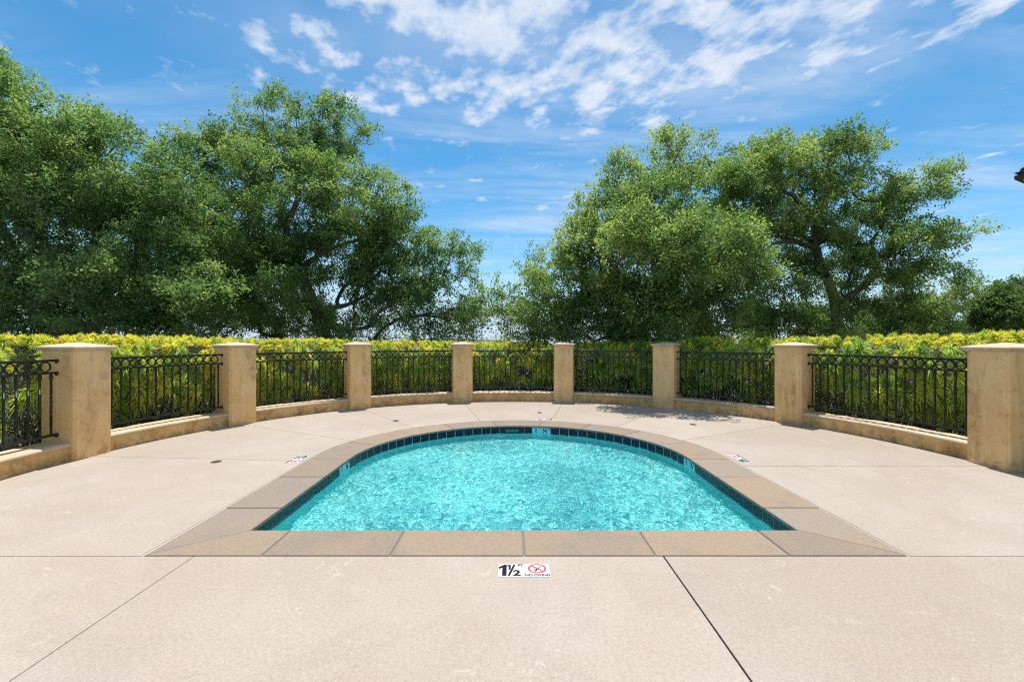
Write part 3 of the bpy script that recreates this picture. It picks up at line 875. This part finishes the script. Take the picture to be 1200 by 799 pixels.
HLAB = ['loose yellow green succulent shrub behind the leftmost fence panel', 'brightest yellow hedge shrub behind the fence between the two leftmost pillars',
        'yellow hedge shrub behind the fence right of the second pillar', 'yellow green hedge shrub behind the fence left of the middle pair of pillars',
        'low yellow hedge shrub below the sky gap, behind the middle fence panel', 'dark green shaded hedge shrub right of the middle pair of pillars',
        'bright green hedge shrub between the two pillars right of the pool', 'long yellow hedge shrub behind the rightmost fence panel', 'yellow hedge shrub rising behind the pillar at the right edge']
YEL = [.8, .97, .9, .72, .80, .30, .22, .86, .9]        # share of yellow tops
HGT = [1.44, 1.48, 1.45, 1.40, 1.355, 1.36, 1.46, 1.50, 1.50]
hr = random.Random(77)
RH0, RH1 = RF + .62, RF + 2.05
for i in range(0, 9):
    a, b = TH[i], TH[i + 1]
    if i == 8: b = a - R_(14)
    thm = (a + b) / 2
    bx, by = CX + (RH0 + .6) * math.cos(thm), CY + (RH0 + .6) * math.sin(thm)
    sh = tag(empty('hedge_shrub', (bx, by, -.1)), HLAB[i], 'shrub', 'shrubs of the hedge behind the fence')
    tops = []
    arc = (a - b) * (RH0 + .5)
    ntop = min(165, int(arc * 72)); nfr = min(150, int(arc * (66 if i else 24)))
    if i == 0: ntop = int(ntop * .55)
    pts = []
    # top surface
    for k in range(ntop):
        th = a + (b - a) * hr.random() * (1.0); q = hr.random() ** 1.25; r = RH0 + .03 + q * (RH1 - RH0)
        x, y = CX + r * math.cos(th), CY + r * math.sin(th)
        bump = .05 * mnoise.noise(Vector((x * 1.3, y * 1.3, 3))) + .05 * mnoise.noise(Vector((x * 4, y * 4, 1)))
        edge = -.16 * max(0, 1 - (r - RH0) / .28) ** 2
        z = HGT[i] - .045 + bump + edge + hr.uniform(-.03, .018)
        if i == 8 or i == 7: z += .0
        pts.append((x, y, z, 'top', th))
    # pool-side face
    for k in range(nfr):
        th = a + (b - a) * hr.random(); z = .30 + (HGT[i] - .46) * hr.random() ** .8
        x0 = CX * 10 + th * 5
        r = RH0 - .09 + .10 * mnoise.noise(Vector((th * 9, z * 2.2, 5))) + hr.uniform(0, .16) + (.10 if z < .55 else 0)
        x, y = CX + r * math.cos(th), CY + r * math.sin(th)
        if mnoise.noise(Vector((th * 6, z * 2.6, 9))) < -.42 - .25 * (z > .8): continue
        pts.append((x, y, z, 'side', th))
    for x, y, z, kind, th in pts:
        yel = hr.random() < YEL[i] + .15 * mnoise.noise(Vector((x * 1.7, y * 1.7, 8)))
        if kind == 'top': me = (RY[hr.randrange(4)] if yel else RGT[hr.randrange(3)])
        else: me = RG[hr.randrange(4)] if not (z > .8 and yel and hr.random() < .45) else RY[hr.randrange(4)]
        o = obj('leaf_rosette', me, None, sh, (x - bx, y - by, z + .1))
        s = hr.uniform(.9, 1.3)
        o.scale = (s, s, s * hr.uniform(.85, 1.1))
        if kind == 'side':                              # heads lean out toward the light and the pool
            tilt = R_(hr.uniform(18, 55))
            e = Matrix.Rotation(th, 3, 'Z') @ Matrix.Rotation(-tilt, 3, 'Y') @ Matrix.Rotation(hr.uniform(0, 6.3), 3, 'Z')
            o.rotation_euler = e.to_euler()
        else: o.rotation_euler = (hr.uniform(-.35, .35), hr.uniform(-.35, .35), hr.uniform(0, 6.3))
    # woody stems
    P_, R__ = [], []
    for x, y, z, kind, th in pts[::5]:
        r0 = RH0 + .45 + hr.uniform(-.25, .5); th0 = th + hr.uniform(-.05, .05)
        s0 = np.array([CX + r0 * math.cos(th0), CY + r0 * math.sin(th0), -.12]); e_ = np.array([x, y, z])
        m1 = s0 * .55 + e_ * .45 + np.array([hr.uniform(-.08, .08), hr.uniform(-.08, .08), -.10])
        P_.append([s0, m1, e_]); R__.append([.013, .010, .007])
    V, F = tubes(P_, R__, 4)
    obj('stems', fast_mesh('stems', V - np.array([bx, by, -.1]), F, True), M['stem'], sh)
    # dim inner leaves filling the body
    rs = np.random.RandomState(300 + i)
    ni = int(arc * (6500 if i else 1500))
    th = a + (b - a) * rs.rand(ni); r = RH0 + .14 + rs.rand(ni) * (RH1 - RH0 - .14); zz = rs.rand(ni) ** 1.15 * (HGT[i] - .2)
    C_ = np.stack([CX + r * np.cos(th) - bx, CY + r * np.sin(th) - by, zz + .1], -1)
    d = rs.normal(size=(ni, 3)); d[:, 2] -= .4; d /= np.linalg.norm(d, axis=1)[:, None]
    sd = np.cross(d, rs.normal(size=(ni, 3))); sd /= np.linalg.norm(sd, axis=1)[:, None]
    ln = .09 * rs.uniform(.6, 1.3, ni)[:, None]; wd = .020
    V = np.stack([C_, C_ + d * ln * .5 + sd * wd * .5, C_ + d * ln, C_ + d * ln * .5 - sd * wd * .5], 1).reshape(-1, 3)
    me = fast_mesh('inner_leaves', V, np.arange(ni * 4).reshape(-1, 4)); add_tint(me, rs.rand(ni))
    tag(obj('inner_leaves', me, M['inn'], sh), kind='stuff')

# stones and dry litter on the bank behind the leftmost panel
def rock(loc, s, seed, label):
    bm = bmesh.new(); bmesh.ops.create_icosphere(bm, subdivisions=3, radius=1)
    for v in bm.verts:
        n_ = mnoise.noise(v.co * 1.1 + Vector((seed * 3.1, 0, 0))) * .38 + mnoise.noise(v.co * 2.7 + Vector((seed, 5, 0))) * .14
        v.co *= 1 + n_; v.co.x *= s[0]; v.co.y *= s[1]; v.co.z *= s[2]
    tag(obj('rock', bm_mesh('rock', bm, False), M['rock'], None, loc, seed * 1.7), label, 'rock', 'rocks behind the leftmost fence panel')
rock((-6.05, 4.72, .05), (.26, .20, .14), 1, 'pale rock low behind the bars of the leftmost fence panel')
rock((-6.30, 5.25, .10), (.30, .22, .18), 2, 'pale flat rock behind the leftmost panel, beside the first pillar')
rock((-6.10, 4.25, .04), (.22, .17, .13), 3, 'pale rock behind the leftmost panel at the picture edge')
P_, R__ = [], []
dr = random.Random(9)
for k in range(420):
    th = TH[1] + R_(dr.uniform(-3, 26)); r = RF + dr.uniform(.45, 1.9); z = dr.uniform(-.05, .45)
    c = np.array([CX + r * math.cos(th), CY + r * math.sin(th), z]); d = np.array([dr.uniform(-1, 1), dr.uniform(-1, 1), dr.uniform(-.3, .8)]); d /= np.linalg.norm(d)
    L_ = dr.uniform(.10, .32)
    P_.append([c, c + d * L_ * .5 + np.array([0, 0, .02]), c + d * L_]); R__.append([.0045, .0038, .002])
V, F = tubes(P_, R__, 3)
tag(obj('dry_twigs', fast_mesh('dry_twigs', V, F), M['dry']), 'tangle of dry grey twigs behind the leftmost fence panel', 'twigs', kind='stuff')

# ------------------------------------------------------------------ trees
def grow_tree(name, label, base, Y0, blobs, mat, seed, leaf=.085, clumps=520, per=230, fork=2.0, depth=1.15, group=None, lean=(0, 0), inner=.15):
    rs = np.random.RandomState(seed)
    base = np.array(base, float)
    ctr, rad, wt = [], [], []
    for bxp, byp, rp, *dy in blobs:                       # crown masses: place on the frame at this tree's distance, real size
        yy = Y0 + (dy[0] if dy else rs.uniform(-.30, .30) * depth * 3.2)
        k = yy / 510
        ctr.append(((bxp - 600) * k, yy, CAMH + (399.5 - byp) * k)); rad.append(max(rp - 9, 9) * k); wt.append(rp ** 2.0)
    ctr = np.array(ctr); rad = np.array(rad); wt = np.array(wt) / np.sum(wt)
    # every mass carries smaller lumps of foliage on its skin: lit tops, shaded gaps between
    lc, lr, lw = [], [], []
    for c_, r0 in zip(ctr, rad):
        for _ in range(max(4, int(7.5 * (r0 / .8) ** 2))):
            d = rs.normal(size=3); d /= np.linalg.norm(d)
            q_ = rs.uniform(.62, .95)
            lc.append(c_ + d * r0 * q_ * np.array([1, depth, .95])); lr.append(rs.uniform(.30, .60) * min(1.15, .55 + .5 * r0)); lw.append(lr[-1] ** 2)
    lc = np.array(lc); lr = np.array(lr); lw = np.array(lw) / np.sum(lw)
    pts = []
    while len(pts) < clumps:
        if rs.rand() < inner:
            i = rs.choice(len(wt), p=wt); d = rs.normal(size=3); d /= np.linalg.norm(d)
            p = ctr[i] + d * rad[i] * rs.rand() ** .5 * .8
        else:
            i = rs.choice(len(lw), p=lw); d = rs.normal(size=3); d /= np.linalg.norm(d)
            if d[2] < -.1 and rs.rand() < .75: d[2] = -d[2]
            p = lc[i] + d * lr[i] * np.array([1, 1, .75]) * rs.uniform(.6, 1.0)
        if p[2] < base[2] + .9: continue
        pts.append(p)
    pts = np.array(pts)
    # drop points that crowd each other
    keep = []
    for p in pts:
        if not keep or ((np.array(keep) - p) ** 2).sum(1).min() > .20 ** 2: keep.append(p)
    pts = np.array(keep)
    # trunk and skeleton: every clump joins the cheapest existing node
    top = np.array([ctr[:, 0].mean() + lean[0], ctr[:, 1].mean() + lean[1], base[2] + fork])
    nodes = [base, base * .6 + top * .4 + rs.normal(size=3) * .05, top]; par = [-1, 0, 1]; path = [0, 1, 2.]
    order = np.argsort(((pts - top) ** 2).sum(1))
    leafnode = []
    # primary limbs to the heavier masses first
    for i in np.argsort(-rad)[:8]:
        tgt = ctr[i] * .80 + top * .20
        N = np.array(nodes); j = int(np.argmin(np.linalg.norm(N[2:] - tgt, axis=1) + .25 * np.array(path[2:]))) + 2
        cur = j; st = N[j]
        for s in (.33, .66, 1.0):
            q = st + (tgt - st) * s + np.array([0, 0, .10 * np.linalg.norm(tgt - st) * math.sin(math.pi * s)]) + rs.normal(size=3) * .10
            nodes.append(q); par.append(cur); path.append(path[cur] + np.linalg.norm(q - nodes[cur])); cur = len(nodes) - 1
    for oi in order:
        p = pts[oi]
        N = np.array(nodes[2:]); D = np.linalg.norm(N - p, axis=1)
        j = int(np.argmin(D + .22 * np.array(path[2:]))) + 2
        L_ = np.linalg.norm(p - nodes[j])
        cur = j
        if L_ > .7:
            m = nodes[j] * .5 + p * .5 + rs.normal(size=3) * .09 * L_ + np.array([0, 0, .06 * L_])
            nodes.append(m); par.append(cur); path.append(path[cur] + L_ / 2); cur = len(nodes) - 1
        nodes.append(p); par.append(cur); path.append(path[cur] + np.linalg.norm(p - nodes[cur])); leafnode.append(len(nodes) - 1)
    n = len(nodes); cnt = np.zeros(n)
    for i in leafnode: cnt[i] += 1
    for i in range(n - 1, 0, -1): cnt[par[i]] += cnt[i]
    r_ = .0068 * np.maximum(cnt, .6) ** .50
    r_[0] *= 1.25
    N = np.array(nodes)
    t = tag(empty(name, tuple(base)), label, 'tree', group)
    P_, R__ = [], []
    for i in range(1, n):
        a, b = N[par[i]], N[i]
        m = (a + b) / 2 + rs.normal(size=3) * .05 * np.linalg.norm(b - a)
        ra = min(r_[par[i]], r_[i] * 1.35) if par[i] > 1 else r_[par[i]]
        P_.append([a, m, b]); R__.append([ra, (ra + r_[i]) / 2, r_[i]])
    big = [k for k in range(len(P_)) if R__[k][2] > .03]; sm = [k for k in range(len(P_)) if R__[k][2] <= .03]
    V1, F1 = tubes([P_[k] for k in big], [R__[k] for k in big], 9)
    obj('trunk', fast_mesh('trunk', V1 - base, F1, True), M['bark'], t)
    # twigs and leaf sprays
    TP, TR = [P_[k] for k in sm], [R__[k] for k in sm]
    C_, D_, tint = [], [], []
    cc = ctr.mean(0)
    for i in leafnode:
        p = N[i]
        e = (((p - ctr) / rad[:, None]) ** 2).sum(1); g_ = ctr[int(np.argmin(e))]
        out = p - g_; out /= np.linalg.norm(out) + 1e-6
        base_t = .44 + .24 * rs.normal() + .25 * mnoise.noise(Vector(p * .5))
        nt_ = rs.randint(6, 10)
        for _ in range(nt_):
            d = out * .7 + rs.normal(size=3) * np.array([.9, .9, .55]) + np.array([0, 0, .22]); d /= np.linalg.norm(d)
            L_ = rs.uniform(.20, .46)
            s0 = p + rs.normal(size=3) * .10
            if _ % 3 == 0:
                TP.append([s0, s0 + d * L_ * .55 + np.array([0, 0, -.01]), s0 + d * L_]); TR.append([.006, .0045, .0025])
            m = int(per / nt_ * rs.uniform(.7, 1.3))
            u = rs.rand(m) ** .75
            q = s0 + d * L_ * u[:, None] + rs.normal(size=(m, 3)) * (.052 + .035 * (1 - u[:, None]))
            C_.append(q); dd = d + rs.normal(size=(m, 3)) * .8; D_.append(dd); tint.append(np.clip(base_t + .14 * rs.normal(size=m) + .12 * u, 0, 1))
    V2, F2 = tubes(TP, TR, 3)
    obj('branches', fast_mesh('branches', V2 - base, F2, True), M['bark'], t)
    C_ = np.concatenate(C_); D_ = np.concatenate(D_); tint = np.concatenate(tint); m = len(C_)
    D_ /= np.linalg.norm(D_, axis=1)[:, None]
    up = rs.normal(size=(m, 3)) * .55 + np.array([0, 0, 1.0])
    S = np.cross(D_, up); S /= np.linalg.norm(S, axis=1)[:, None] + 1e-9
    Nn = np.cross(S, D_)
    ln = (leaf * rs.uniform(.55, 1.4, m))[:, None]; wd = ln * rs.uniform(.42, .62, m)[:, None]
    cup = Nn * ln * .10
    V = np.stack([C_, C_ + D_ * ln * .48 + S * wd * .5 + cup, C_ + D_ * ln, C_ + D_ * ln * .48 - S * wd * .5 + cup], 1).reshape(-1, 3) - base
    me = fast_mesh('crown', V, np.arange(m * 4).reshape(-1, 4)); add_tint(me, tint)
    obj('crown', me, mat, t)
    print('TREE', name, len(pts), 'clumps', m, 'leaves')
    return t

grow_tree('oak_tree', 'tall dense dark oak filling the left edge behind the yellow hedge', (-9.8, 11.6, -1.0), 11.2,
          [(40, 160, 92), (-60, 150, 105), (112, 210, 82), (170, 245, 62), (40, 270, 110), (-60, 290, 110), (165, 325, 75), (215, 235, 42), (110, 350, 75), (10, 365, 75), (220, 345, 48), (-20, 80, 34), (60, 395, 60), (160, 395, 55), (250, 390, 40), (-30, 400, 60), (205, 195, 36), (235, 290, 50), (20, 200, 80), (110, 280, 80), (190, 390, 45)],
          M['oakA'], 3, .077, 1650, 205, 2.0, 1.0, 'trees beyond the hedge', inner=.25)
grow_tree('oak_tree', 'broad oak with a leaning low limb, left of the sky gap', (-5.4, 14.6, -1.6), 14.4,
          [(345, 160, 62), (398, 170, 50), (292, 180, 50), (243, 190, 42), (330, 240, 85), (420, 245, 66), (255, 280, 75), (468, 262, 44), (488, 308, 52), (542, 312, 36), (545, 355, 33), (440, 325, 60), (340, 320, 60), (275, 350, 50), (490, 365, 28), (400, 300, 60), (300, 392, 45), (240, 385, 45), (375, 385, 40), (548, 380, 40), (500, 385, 38), (440, 392, 40), (470, 350, 40), (215, 215, 40), (400, 385, 38), (335, 345, 46, -1.8), (300, 300, 44, -1.6)],
          M['oakA'], 8, .081, 1650, 190, 2.2, 1.0, 'trees beyond the hedge', inner=.28)
grow_tree('oak_tree', 'airy oak right of the sky gap with a tall rounded top', (4.3, 12.6, -1.2), 12.3,
          [(803, 186, 42), (735, 228, 44), (692, 248, 26), (780, 262, 58), (700, 310, 56), (632, 318, 30), (640, 362, 44), (722, 365, 55), (830, 290, 56), (806, 350, 55), (602, 362, 36), (868, 318, 44), (680, 392, 40), (760, 395, 40), (840, 390, 42), (612, 392, 37), (785, 292, 44, -2.7), (842, 300, 46, -2.7), (730, 275, 34, -2.2)],
          M['oakB'], 14, .077, 1350, 195, 2.0, 1.15, 'trees beyond the hedge', inner=.25)
grow_tree('oak_tree', 'wide wispy oak at the right with open twiggy branches', (10.4, 15.8, -1.8), 15.4,
          [(868, 245, 50), (850, 212, 40), (872, 200, 38), (840, 270, 44), (922, 196, 44), (882, 215, 38), (965, 190, 38), (1005, 188, 36), (950, 250, 56), (1030, 240, 46), (1080, 222, 34), (1108, 212, 16), (1060, 292, 52), (1112, 275, 32), (985, 320, 54), (905, 300, 46), (1085, 350, 48), (1122, 340, 32), (1005, 368, 36), (925, 358, 42), (960, 395, 40), (1040, 392, 42), (1105, 388, 34), (885, 388, 36)],
          M['oakB'], 21, .084, 1350, 185, 2.2, 1.0, 'trees beyond the hedge', inner=.22)
grow_tree('bushy_tree', 'low round dark green tree at the right edge behind the hedge', (22.0, 19.4, -3.0), 19.0,
          [(1185, 362, 38), (1150, 380, 26), (1232, 352, 46), (1205, 385, 34), (1165, 395, 26)],
          M['oakE'], 33, .10, 330, 260, 2.6, 1.0, 'trees beyond the hedge', inner=.3)

grow_tree('bushy_tree', 'dark bushy tree seen between the two left oaks, low behind their trunks', (-10.0, 18.6, -3.0), 18.4,
          [(215, 340, 55), (290, 345, 50), (150, 350, 50), (340, 365, 38), (255, 290, 45), (390, 378, 22)],
          M['oakE'], 41, .10, 420, 250, 2.6, .8, 'trees beyond the hedge', inner=.3)
grow_tree('bushy_tree', 'dark bushy tree low behind the trunks of the right oaks', (14.0, 20.0, -3.2), 19.6,
          [(880, 375, 34), (945, 380, 30), (1020, 372, 34), (1090, 378, 32), (800, 380, 32), (730, 385, 26)],
          M['oakE'], 47, .10, 420, 240, 2.6, .7, 'trees beyond the hedge', inner=.3)

# ------------------------------------------------------------------ house whose eave corner shows at the right edge
def house():
    ex, ey, ez = 9.22, 8.0, 4.50                 # tip of the eave
    t = tag(empty('house', (14, 8.5, -.1)), 'dark tiled roof corner of a house entering at the right edge', 'house')
    o = t.location
    ROT = Matrix.Translation((ex, ey, 0)) @ Matrix.Rotation(R_(26), 4, 'Z') @ Matrix.Translation((-ex, -ey, 0))
    def part(name, bm, mat, par=None):
        me = bm_mesh(name, bm); me.transform(ROT); me.transform(Matrix.Translation(-o)); return obj(name, me, mat, par or t)
    W_, D2 = 9.0, 7.0
    pitch_ = .42
    # hip roof: eave rectangle ex..ex+W_, ey-D2..ey
    x0, x1, y0, y1 = ex, ex + W_, ey - D2, ey
    ry = (y0 + y1) / 2; run = D2 / 2; rz = ez + run * pitch_
    bm = bmesh.new()
    e = [bm.verts.new(p) for p in ((x0, y0, ez), (x1, y0, ez), (x1, y1, ez), (x0, y1, ez))]
    rdg = [bm.verts.new((x0 + run, ry, rz)), bm.verts.new((x1 - run, ry, rz))]
    bm.faces.new((e[0], e[1], rdg[1], rdg[0])); bm.faces.new((e[1], e[2], rdg[1])); bm.faces.new((e[2], e[3], rdg[0], rdg[1])); bm.faces.new((e[3], e[0], rdg[0]))
    r = bmesh.ops.solidify(bm, geom=bm.faces[:], thickness=.05)
    roof = part('roof', bm, M['tilered'])
    # barrel tile courses near the visible corner
    bm0 = bmesh.new()
    for k in range(26):
        yy = y1 - .12 - k * .24
        q = min(k * .24 + .12, D2 - k * .24 - .12); q = max(.2, min(q, run))
        bmesh.ops.create_cone(bm0, cap_ends=True, segments=8, radius1=.055, radius2=.055, depth=q * math.sqrt(1 + pitch_ ** 2),
                              matrix=Matrix.Translation((x0 + .04 + q / 2, yy, ez + .02 + q * pitch_ / 2)) @ Matrix.Rotation(math.atan2(1, pitch_), 4, 'Y'))
    part('tile_courses', bm0, M['tilered'], roof).location = (0, 0, 0)
    bm = bmesh.new()
    box(bm, x0 + .006, x0 + .08, y0 + .03, y1 - .006, ez - .12, ez - .052)
    box(bm, x0 + .08, x1 - .03, y1 - .08, y1 - .006, ez - .12, ez - .052)
    part('fascia', bm, M['fascia'])
    bm = bmesh.new(); box(bm, x0 + .09, x1 - .09, y0 + .09, y1 - .09, ez - .15, ez - .122)
    part('soffit', bm, M['soffit'])
    bm = bmesh.new(); box(bm, x0 + .8, x1 - .8, y0 + .8, y1 - .8, -2.5, ez - .152)
    part('wall', bm, M['housewall'])
house()
